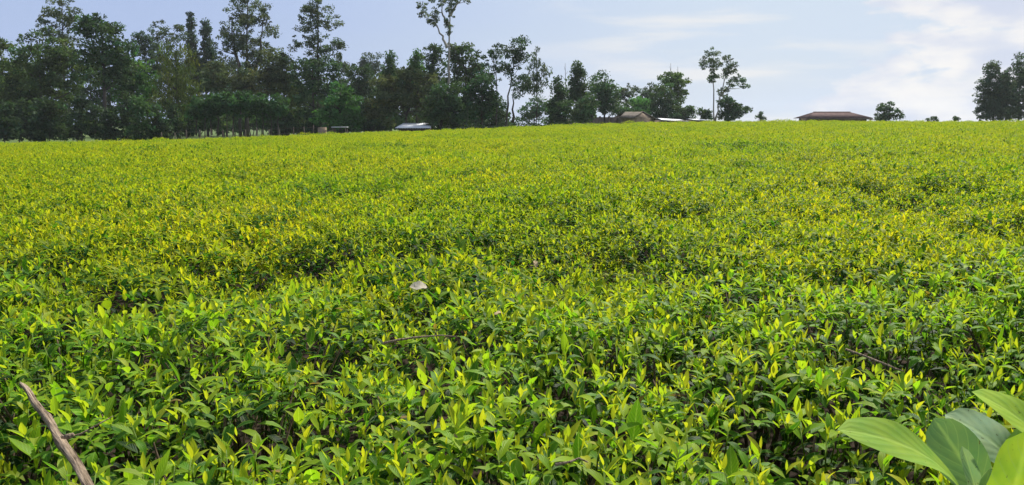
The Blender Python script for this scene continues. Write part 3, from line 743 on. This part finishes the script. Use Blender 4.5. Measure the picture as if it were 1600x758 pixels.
tree('eucalyptus_tree', 'slim eucalyptus with light crown, left of the three beside the gap', 776, 78, [(778, 84, 12, 16), (766, 94, 12, 14), (782, 104, 12, 14), (772, 122, 12, 12)], DKB, dens=.5, leaf=.24, cr=.42, trunk_r=.12, limbs=14)
tree('eucalyptus_tree', 'tall dark eucalyptus on a leaning trunk, middle of the three beside the gap', 806, 76, [(812, 66, 14, 14), (805, 88, 18, 18), (820, 92, 14, 18), (802, 112, 16, 16), (812, 130, 16, 18)], DKB, dens=.62, leaf=.24, cr=.48, base_px=788, trunk_r=.17, stems=[[(788, None), (794, 150), (808, 75)], [(801, 192), (802, 140)]], limbs=18)
tree('feathery_tree', 'thin ragged drooping tree, right of the three beside the gap', 838, 74, [(840, 92, 6, 16), (838, 112, 14, 18), (830, 130, 13, 16), (848, 122, 11, 20), (838, 142, 10, 10)], GY, 'droop', dens=.5, leaf=.26, cr=.36, trunk_r=.08, limbs=16)
tree('round_tree', 'small hazy tree low in the gap behind the ragged drooping tree', 835, 110, [(836, 168, 18, 18), (822, 178, 16, 14), (855, 178, 18, 14)], (.045, .085, .045), dens=1.0)
# -- middle group
tree('pointed_tree', 'dark pointed tree at the left of the group by the brown-roofed house', 872, 86, [(872, 158, 20, 36)], DK, 'cone', dens=1.9)
tree('pointed_tree', 'tall spiky dark tree second from left by the brown-roofed house', 903, 92, [(904, 118, 16, 20), (898, 142, 18, 20), (908, 162, 20, 24)], DK, 'cone', dens=1.7)
tree('broadleaf_tree', 'broad soft green tree between the spiky tree and the brown-roofed house', 944, 98, [(944, 134, 20, 20), (936, 152, 22, 22), (952, 158, 18, 22)], (.034, .066, .032), dens=1.15)
tree('round_tree', 'low dark tree touching the left of the brown roof', 925, 84, [(920, 164, 14, 16), (912, 174, 18, 14), (886, 172, 20, 16)], DK, dens=1.2)
tree('eucalyptus_tree', 'open-crowned tree behind the brown-roofed house with a pale bare stem', 978, 126, [(982, 142, 13, 11), (970, 150, 12, 12), (988, 158, 12, 12)], GY, dens=.8, leaf=.28, cr=.45, bark='pale_bark', base_px=964, stems=[[(964, None), (966, 165), (974, 145)]], limbs=14)
tree('round_tree', 'dark leafy tree directly behind the brown roof', 972, 120, [(968, 170, 16, 14), (978, 176, 16, 10)], DK, dens=1.2)
tree('flat_topped_tree', 'bright green layered tree right behind the brown-roofed house', 1003, 124, [(1002, 160, 18, 8), (1006, 170, 18, 8), (998, 178, 16, 6)], (.070, .16, .045), 'flat', dens=1.6)
tree('eucalyptus_tree', 'dark rounded tree behind the bright green layered tree', 1010, 136, [(1006, 146, 14, 12), (1022, 142, 12, 12), (1014, 160, 16, 12)], DKB, dens=1.0)
tree('flat_topped_tree', 'tallest tree of the middle group with lighter flat spreading top', 1048, 112, [(1044, 124, 16, 9), (1058, 128, 18, 11), (1050, 144, 18, 14), (1062, 146, 12, 8)], (.062, .098, .030), 'flat', dens=1.3, trunk_r=.2, limbs=18)
tree('pointed_tree', 'dense dark tree under the flat spreading top', 1038, 106, [(1036, 158, 18, 26), (1048, 172, 18, 18), (1028, 172, 14, 16)], DK, dens=1.4)
tree('round_tree', 'dark dome-shaped tree at the right end of the middle group', 1068, 104, [(1066, 176, 20, 13), (1074, 180, 14, 10)], DK, dens=1.7)
tree('round_tree', 'small wispy dark tree just left of the lone twin-stemmed eucalyptus', 1101, 116, [(1100, 175, 11, 5), (1104, 182, 10, 6)], DK, 'flat', dens=1.4, trunk_r=.1)
# -- lone eucalyptus and the right side
tree('eucalyptus_tree', 'lone tall eucalyptus with two pale stems and open crowns on the skyline', 1116, 104, [(1110, 86, 11, 10), (1104, 100, 14, 8), (1119, 104, 11, 10), (1118, 118, 10, 10), (1112, 126, 6, 6), (1138, 94, 10, 10), (1146, 106, 10, 10), (1136, 116, 9, 10), (1150, 124, 12, 10), (1140, 134, 12, 9), (1160, 134, 8, 10), (1128, 144, 8, 6)], (.045, .066, .034), dens=.55, leaf=.24, cr=.42, bark='pale_bark', trunk_r=.17, stems=[[(1115, None), (1115, 140), (1116, 84)], [(1117, 190), (1126, 148), (1140, 95)], [(1126, 150), (1150, 122)]], limbs=20)
tree('broadleaf_tree', 'dark bushy small tree at the foot of the lone tall eucalyptus', 1146, 100, [(1136, 162, 13, 9), (1152, 172, 18, 9), (1140, 180, 18, 9)], DK, 'flat', dens=1.5, trunk_r=.12)
tree('small_tree', 'tiny round tree alone on the skyline right of the lone eucalyptus', 1188, 118, [(1188, 179, 4, 4), (1185, 184, 6, 4), (1192, 186, 5, 4)], DK, dens=.9, trunk_r=.08, cr=.3, leaf=.2)
tree('small_tree', 'round dark tree at the right end of the red-roofed house', 1387, 112, [(1384, 168, 11, 9), (1394, 178, 14, 10), (1378, 181, 10, 9)], DK, dens=1.2, trunk_r=.12)
tree('small_bush', 'left of two little dark bushes on the right skyline', 1458, 110, [(1453, 187, 5, 3), (1459, 185, 4, 3), (1463, 187, 4, 3)], DK, dens=1.0, trunk_r=.06, cr=.3, leaf=.2, cat='bush')
tree('small_bush', 'right of two little dark bushes on the right skyline', 1493, 110, [(1491, 187, 5, 3), (1497, 185, 4, 4)], DK, dens=1.0, trunk_r=.06, cr=.3, leaf=.2, cat='bush')
tree('eucalyptus_tree', 'dark ragged eucalyptus on the skyline near the right edge', 1552, 104, [(1552, 112, 12, 15), (1546, 134, 16, 16), (1560, 140, 18, 18), (1540, 160, 15, 18), (1558, 168, 24, 20), (1533, 178, 8, 12), (1572, 150, 18, 26), (1566, 122, 12, 16), (1548, 148, 20, 24), (1562, 178, 30, 12)], DKB, dens=1.0, leaf=.25, cr=.48, trunk_r=.18, limbs=18)
tree('eucalyptus_tree', 'tall full dark eucalyptus cut off by the right edge', 1592, 106, [(1592, 104, 16, 18), (1582, 126, 18, 18), (1604, 136, 22, 26), (1586, 160, 24, 26), (1620, 120, 18, 26), (1574, 140, 13, 20), (1578, 172, 18, 16), (1612, 170, 22, 20)], DK, dens=.8, leaf=.26, cr=.52, trunk_r=.22, limbs=16)
MARKS = [(-30, 'olive tree at the left edge'), (35, 'very broad dark tree'), (125, 'thick-trunked eucalyptus'), (200, 'lighter green leaning tree'), (250, 'feathery olive tree'), (300, 'low dark fence trees'), (440, 'clumpy tall eucalyptus'), (545, 'flat-topped brownish tree'), (672, 'thin towering eucalyptus'), (735, 'dark rounded tree by the gap')]
def mark(px): return [m for x, m in MARKS if px >= x or x == -30][-1]
# -- undergrowth of the left wood
rs = np.random.default_rng(77)
for k, px in enumerate(list(range(-20, 300, 24)) + list(range(440, 620, 26)) + [680, 712, 744, 770]):
    d = (66 + 8 * rs.random()) if px < 290 else (78 + 14 * rs.random()); ty = 166 + 26 * rs.random(); w = 15 + 7 * rs.random()
    tree('undergrowth_shrub', 'dark shrub in the shaded undergrowth by the ' + mark(px), px, d, [(px, ty, w * .8, 18), (px + 6, ty + 18, w, 16), (px - 3, 206, w, 12)], (.026, .044, .024) if k % 5 else (.040, .070, .028), dens=.9, trunk_r=.07, group='undergrowth shrubs', cat='shrub', limbs=5)
for k in range(24):
    px = -40 + k * 35 + 10 * rs.random()
    top = np.interp(px, [-40, 60, 160, 300, 400, 520, 600, 700, 790], [120, 95, 85, 105, 100, 125, 135, 125, 160]); d = 104 + 20 * rs.random(); w = 26 + 6 * rs.random()
    tree('background_tree', 'dark tree deep in the wood, half hidden behind the ' + mark(px), px, d, [(px, top + 22, w * .8, 24), (px + 6, top + 52, w, 28), (px - 4, min(190, top + 82), w, 26)], DK if k % 3 else (.036, .060, .028), dens=.62, cr=.85, leaf=.42, trunk_r=.2, group='trees deep in the wood', limbs=6)
for k in range(13):
    px = 296 + k * 14; d = 92 + 10 * rs.random()
    tree('undergrowth_shrub', 'dark shrub in the shaded undergrowth by the ' + mark(px), px, d, [(px, 184, 14, 17), (px + 5, 194, 14, 9)], DK if k % 4 else (.05, .10, .03), dens=.8, trunk_r=.07, group='undergrowth shrubs', cat='shrub', limbs=5)
for px, h in [(884, 99), (1049, 99), (1060, 104)]:
    d = 112; b = at(px, 190, d); b.z = G(b.x, d); tp = at(px - 1, h, d); mb = MB()
    mb.tube([Vector((0, 0, -.1)), (tp - b) * .5 + Vector((.1, 0, 0)), tp - b], [.09, .06, .02], 6)
    for q in range(7):
        s = (tp - b) * (.55 + .06 * q); a = q * 2.4; mb.tube([s, s + Vector((math.cos(a) * .5, math.sin(a) * .3, .6))], [.022, .008], 4)
    o = mb.build('bare_sapling', M['bark']); o.location = b
    tag(o, {884: 'thin bare dead stem poking up left of the spiky dark tree', 1049: 'left bare dead stem above the flat spreading top', 1060: 'right bare dead stem above the flat spreading top'}[px], 'dead tree')

# ------------------------------------------------------------------ buildings, fence
def rib_plane(mb, a, b, c, d_, n, amp=.03):
    """corrugated sheet: eave a->b, ridge d_->c"""
    a, b, c, d_ = map(Vector, (a, b, c, d_)); nr = (b - a).cross(d_ - a).normalized(); V = []
    for th in (0, -.05):
        for i in range(2 * n + 1):
            t = i / (2 * n); o = nr * (amp * (i % 2) + th)
            V += [tuple(a.lerp(b, t) + o), tuple(d_.lerp(c, t) + o)]
    k = 2 * n + 1; Q = []
    for i in range(2 * n):
        Q += [(2 * i, 2 * i + 2, 2 * i + 3, 2 * i + 1), (2 * k + 2 * i, 2 * k + 2 * i + 1, 2 * k + 2 * i + 3, 2 * k + 2 * i + 2)]
        Q += [(2 * i, 2 * k + 2 * i, 2 * k + 2 * i + 2, 2 * i + 2), (2 * i + 1, 2 * i + 3, 2 * k + 2 * i + 3, 2 * k + 2 * i + 1)]
    Q += [(0, 1, 2 * k + 1, 2 * k), (2 * k - 2, 4 * k - 2, 4 * k - 1, 2 * k - 1)]
    mb.add(V, [Q])
def part(name, mat, parent, fn, smooth=False):
    mb = MB(); fn(mb); return mb.build(name, mat, parent, smooth)
def openings(t, specs, ywall):
    for kind, x0, x1, z0, z1 in specs:
        f = part(kind, M['wood_post'], t, lambda m: m.box(x0 - .06, x1 + .06, ywall - .06, ywall + .02, z0 - .06, z1 + .06))
        part('pane' if kind == 'window' else 'door_leaf', M['opening'], f, lambda m: m.box(x0, x1, ywall - .075, ywall - .05, z0, z1))
def hip_house():
    d = 128.0; mpp = d / F; L_ = at(1263, 187, d); R_ = at(1364, 187, d); zE = at(1300, 185.4, d).z; zR = at(1300, 175.0, d).z
    cx = (L_.x + R_.x) / 2; hw = (R_.x - L_.x) / 2; dep = 3.4; gz = min(G(cx, d), zE - 2.4)
    t = thing('long_house', 'long low house with red-brown hipped roof on the skyline at right', 'house', (cx, d + dep, gz)); e = zE - gz + .12; r = zR - gz
    part('wall', M['wall_dark'], t, lambda m: m.box(-hw + .7, hw - .7, -dep + .7, dep - .7, -.1, e + .05))
    def roof(m):
        rx = hw * .55
        rib_plane(m, (-hw, -dep, e), (hw, -dep, e), (rx, 0, r), (-rx * 1.1, 0, r), 30)
        rib_plane(m, (hw, dep, e), (-hw, dep, e), (-rx * 1.1, 0, r), (rx, 0, r), 30)
        rib_plane(m, (-hw, dep, e), (-hw, -dep, e), (-rx * 1.1, -.01, r), (-rx * 1.1, .01, r), 14)
        rib_plane(m, (hw, -dep, e), (hw, dep, e), (rx, .01, r), (rx, -.01, r), 14)
    rf = part('roof', M['roof_red'], t, roof)
    part('ridge_cap', M['roof_red'], rf, lambda m: m.tube([(-hw * .61, 0, r + .03), (hw * .56, 0, r + .03)], [.09, .09], 6))
    part('fascia', M['wood_post'], rf, lambda m: m.box(-hw + .02, hw - .02, -dep + .02, -dep + .06, e - .2, e - .05))
    for x in np.linspace(-hw + .3, hw - .3, 6): part('veranda_post', M['wood_post'], t, lambda m: m.box(x - .06, x + .06, -dep + .12, -dep + .24, -.1, e - .06))
    openings(t, [('window', -3.6, -2.6, 1.2, 2.1), ('door', -.5, .4, .05, 2.0), ('window', 1.6, 2.6, 1.2, 2.1)], -dep + .7)
    # lean-to
    a = at(1372, 188, d + 2); part('lean_to_roof', M['roof_red'], t, lambda m: rib_plane(m, (hw - .8, -dep + 1.4, e - .15), (hw + 1.9, -dep + 1.4, e - .45), (hw + 1.9, dep - 1, e - .1), (hw - .8, dep - 1, e + .25), 8))
    for x in (hw + 1.7,): part('lean_to_post', M['wood_post'], t, lambda m: m.box(x - .06, x + .06, -dep + 1.6, -dep + 1.72, -.1, e - .5))
hip_house()
def gable_house():
    d = 94.0; z = lambda py: at(990, py - 1.2, d).z; X = lambda px: at(px + 4, 185, d).x
    gx_ = X(992); gz = min(G(gx_, d), z(188) - 2.0)
    t = thing('gabled_house', 'small house with brown pitched roof among trees left of the lone eucalyptus', 'house', (gx_, d, gz))
    eL, eR = X(962) - gx_, X(1026) - gx_; rl, rr = X(977) - gx_, X(1004) - gx_; e = z(185) - gz; e2 = z(188.5) - gz; r = z(175.5) - gz
    # ridge runs back to the left: near roof slope faces the camera, gable end faces right
    def wall(m):
        a = X(985) - gx_; b = eR - .25
        V = [(eL + .4, 0, -.1), (a, 0, -.1), (b, 2.2, -.1), (b, 5.2, -.1), (eL + .4, 5.2, -.1)]
        T_ = [(p[0], p[1], e - .05) for p in V]; ap = (rr - .05, 2.0, r - .12)
        m.add(V + T_ + [ap], [[(0, 1, 6, 5), (1, 2, 7, 6), (2, 3, 8, 7), (3, 4, 9, 8), (4, 0, 5, 9)], [(6, 7, 10), (7, 8, 10)]])
    part('wall', M['wall_mud'], t, wall)
    def roof(m):
        rib_plane(m, (eL, -.5, e), (X(986) - gx_, -.5, e - .05), (rr, 2.4, r), (rl, 2.4, r), 12)
        rib_plane(m, (eR, 5.9, e2), (eL, 5.9, e), (rl, 2.4, r), (rr, 2.4, r), 12)
        rib_plane(m, (rr, 2.38, r + .01), (rr + .01, 2.4, r + .01), (eR, 5.6, e2), (eR + .05, 1.6, e2), 2)
    rf = part('roof', M['roof_brown'], t, roof)
    part('bargeboard', M['wood_post'], rf, lambda m: (m.tube([(X(986) - gx_, -.52, e - .02), (rr + .03, 2.3, r + .02)], [.07, .07], 5), m.tube([(rr + .03, 2.3, r + .04), (eR + .06, 1.6, e2)], [.08, .08], 5)))
gable_house()
def boundary_wall():
    d = 98.0; a = at(880, 187, d); b = at(966, 184, d); gz = min(G(a.x, d), G(b.x, d)) - .1
    t = thing('boundary_wall', 'long low brown block wall running left from the brown-roofed house', 'wall', ((a.x + b.x) / 2, d, gz)); hw = (b.x - a.x) / 2
    n = 6; w = 2 * hw / n
    for i in range(n):
        x0 = -hw + i * w; top = at(923, 185.5 if i < 3 else 183.2, d).z - gz
        part('wall_panel', M['wall_block'], t, lambda m: m.box(x0 + .12, x0 + w - .12, -.08, .08, 0, top))
        part('pier', M['wall_block'], t, lambda m: m.box(x0 - .12, x0 + .12, -.13, .13, 0, top + .12))
    part('pier', M['wall_block'], t, lambda m: m.box(hw - .12, hw + .12, -.13, .13, 0, top + .12))
boundary_wall()
def shed(label, px0, px1, py_e, py_r, d, mat_wall, tilt=0.0, dep=3.0, name='shed'):
    a = at(px0, py_e, d); b = at(px1, py_e, d); r = at((px0 + px1) / 2, py_r, d).z; hw = (b.x - a.x) / 2; cx = (a.x + b.x) / 2
    gz = min(G(cx, d), a.z - 1.9); e = a.z - gz; rh = r - gz
    t = thing(name, label, 'shed', (cx, d, gz))
    part('wall', mat_wall, t, lambda m: m.box(-hw + .3, hw - .3, .25, 2 * dep - .25, -.1, e - .03))
    def roof(m):
        rib_plane(m, (-hw, 0, e), (hw, 0, e - tilt), (hw * .86, dep, rh - tilt), (-hw * .8, dep, rh), 14)
        rib_plane(m, (hw, 2 * dep, e - tilt), (-hw, 2 * dep, e), (-hw * .8, dep, rh), (hw * .86, dep, rh - tilt), 14)
    part('roof', M['roof_zinc'], t, roof)
    openings(t, [('door', -.4, .4, .05, min(1.7, e - .2))], .25)
shed('low shed with pale zinc roof half hidden under the flat-topped tree', 617, 673, 200, 192.5, 70, M['wall_dark'])
shed('pale grey flat roof just right of the brown-roofed house', 1033, 1077, 187.4, 184.2, 96, M['wall_mud'], .18, 4.0)
shed('smaller pale roof just left of the lone eucalyptus foot', 1083, 1113, 187.4, 185.2, 98, M['wall_mud'], .1, 4.0)
def hut():
    d = 68; b = at(502, 200, d); gz = G(b.x, d); top = at(502, 199, d).z - gz
    t = thing('wooden_stall', 'small brown wooden stall at the field edge below the clumpy eucalyptus', 'stall', (b.x, d, gz))
    part('body', M['wall_mud'], t, lambda m: m.box(-.32, .32, 0, .6, 0, top))
    part('counter_roof', M['roof_zinc'], t, lambda m: m.box(.9, 2.2, -.1, .8, top - .02, top + .05))
    for x in (1.0, 2.1):
        for y_ in (0.0, .7): part('post', M['wood_post'], t, lambda m: m.box(x - .04, x + .04, y_ - .04, y_ + .04, 0, top - .02))
    part('beam', M['wood_post'], t, lambda m: m.box(.32, 1.0, -.04, .04, top - .35, top - .27))
hut()
def fence():
    d = 64.5; t0 = at(255, 200, d); t1 = at(492, 200, d)
    b = Vector(((t0.x + t1.x) / 2, d, G((t0.x + t1.x) / 2, d))); t = thing('post_fence', 'thin dark post and wire fence along the far left field edge', 'fence', tuple(b))
    rng = np.random.default_rng(8); n = 14; tops = []
    for i in range(n):
        x = t0.x + (t1.x - t0.x) * i / (n - 1) + rng.normal() * .08; z = G(x, d); h = 1.55 + rng.normal() * .06; l = rng.normal() * .03
        mb = MB(); mb.tube([Vector((x, d, z - .05)) - b, Vector((x + l, d, z + h)) - b], [.05, .042], 6); mb.build('post', M['wood_post'], t); tops.append((x, z))
    for hh in (.55, 1.0, 1.4):
        mb = MB(); mb.tube([Vector((x, d - .05, z + hh)) - b for x, z in tops], [.008] * n, 4); mb.build('wire', M['wood_post'], t)
fence()
def hedge():
    d = 63.0; rng = np.random.default_rng(14); a = at(690, 197, d).x; b = at(905, 190, d).x
    c = Vector(((a + b) / 2, d, G((a + b) / 2, d))); t = thing('low_hedge', 'low dark clipped hedge along the field edge below the gap in the trees', 'hedge', tuple(c))
    n = 5200; X = a + (b - a) * rng.random(n); Z = rng.random(n) ** .7; top = 1.06 + .10 * np.sin(X * 1.7) + .06 * np.sin(X * 4.1)
    C = np.stack([X, d + rng.normal(size=n) * .28, ground(X, np.full(n, d)) + .05 + Z * top], 1) - np.array(c)
    D = rng.normal(size=(n, 3)); D /= np.linalg.norm(D, axis=1)[:, None]; Nn = np.cross(D, rng.normal(size=(n, 3))); Nn /= np.linalg.norm(Nn, axis=1)[:, None]
    l = .10 + .12 * rng.random(n); V, Q, T4 = diamonds(C, D, np.cross(Nn, D), Nn, l, l * .5, np.array([(.028, .050, .024)]) * (.7 + .6 * rng.random((n, 1))))
    me = mesh_from('foliage', V, [Q], T4, None, False); me.materials.append(M['tree_leaf']); o = obj('foliage', me, None, t); o['kind'] = 'stuff'
    mb = MB()
    for x in np.arange(a + .3, b, .7): mb.tube([Vector((x, d, G(x, d) - .05)) - c, Vector((x + .1, d, G(x, d) + .9)) - c], [.03, .012], 5)
    mb.build('stems', M['bark'], t)
hedge()

# ------------------------------------------------------------------ thin damp air
def haze():
    mb = MB(); mb.box(-1230, 1230, -330, 1230, -6.0, 34.0); m = new_mat('haze'); N = m.node_tree.nodes
    v = N.new('ShaderNodeVolumePrincipled'); v.inputs['Color'].default_value = (.88, .93, .98, 1); v.inputs['Density'].default_value = .00024; v.inputs['Anisotropy'].default_value = .2
    o = N.new('ShaderNodeOutputMaterial'); m.node_tree.links.new(v.outputs[0], o.inputs['Volume'])
    h = mb.build('haze', m, None, False); h['kind'] = 'stuff'; tag(h, 'thin pale haze softening the far trees', 'haze')
haze()
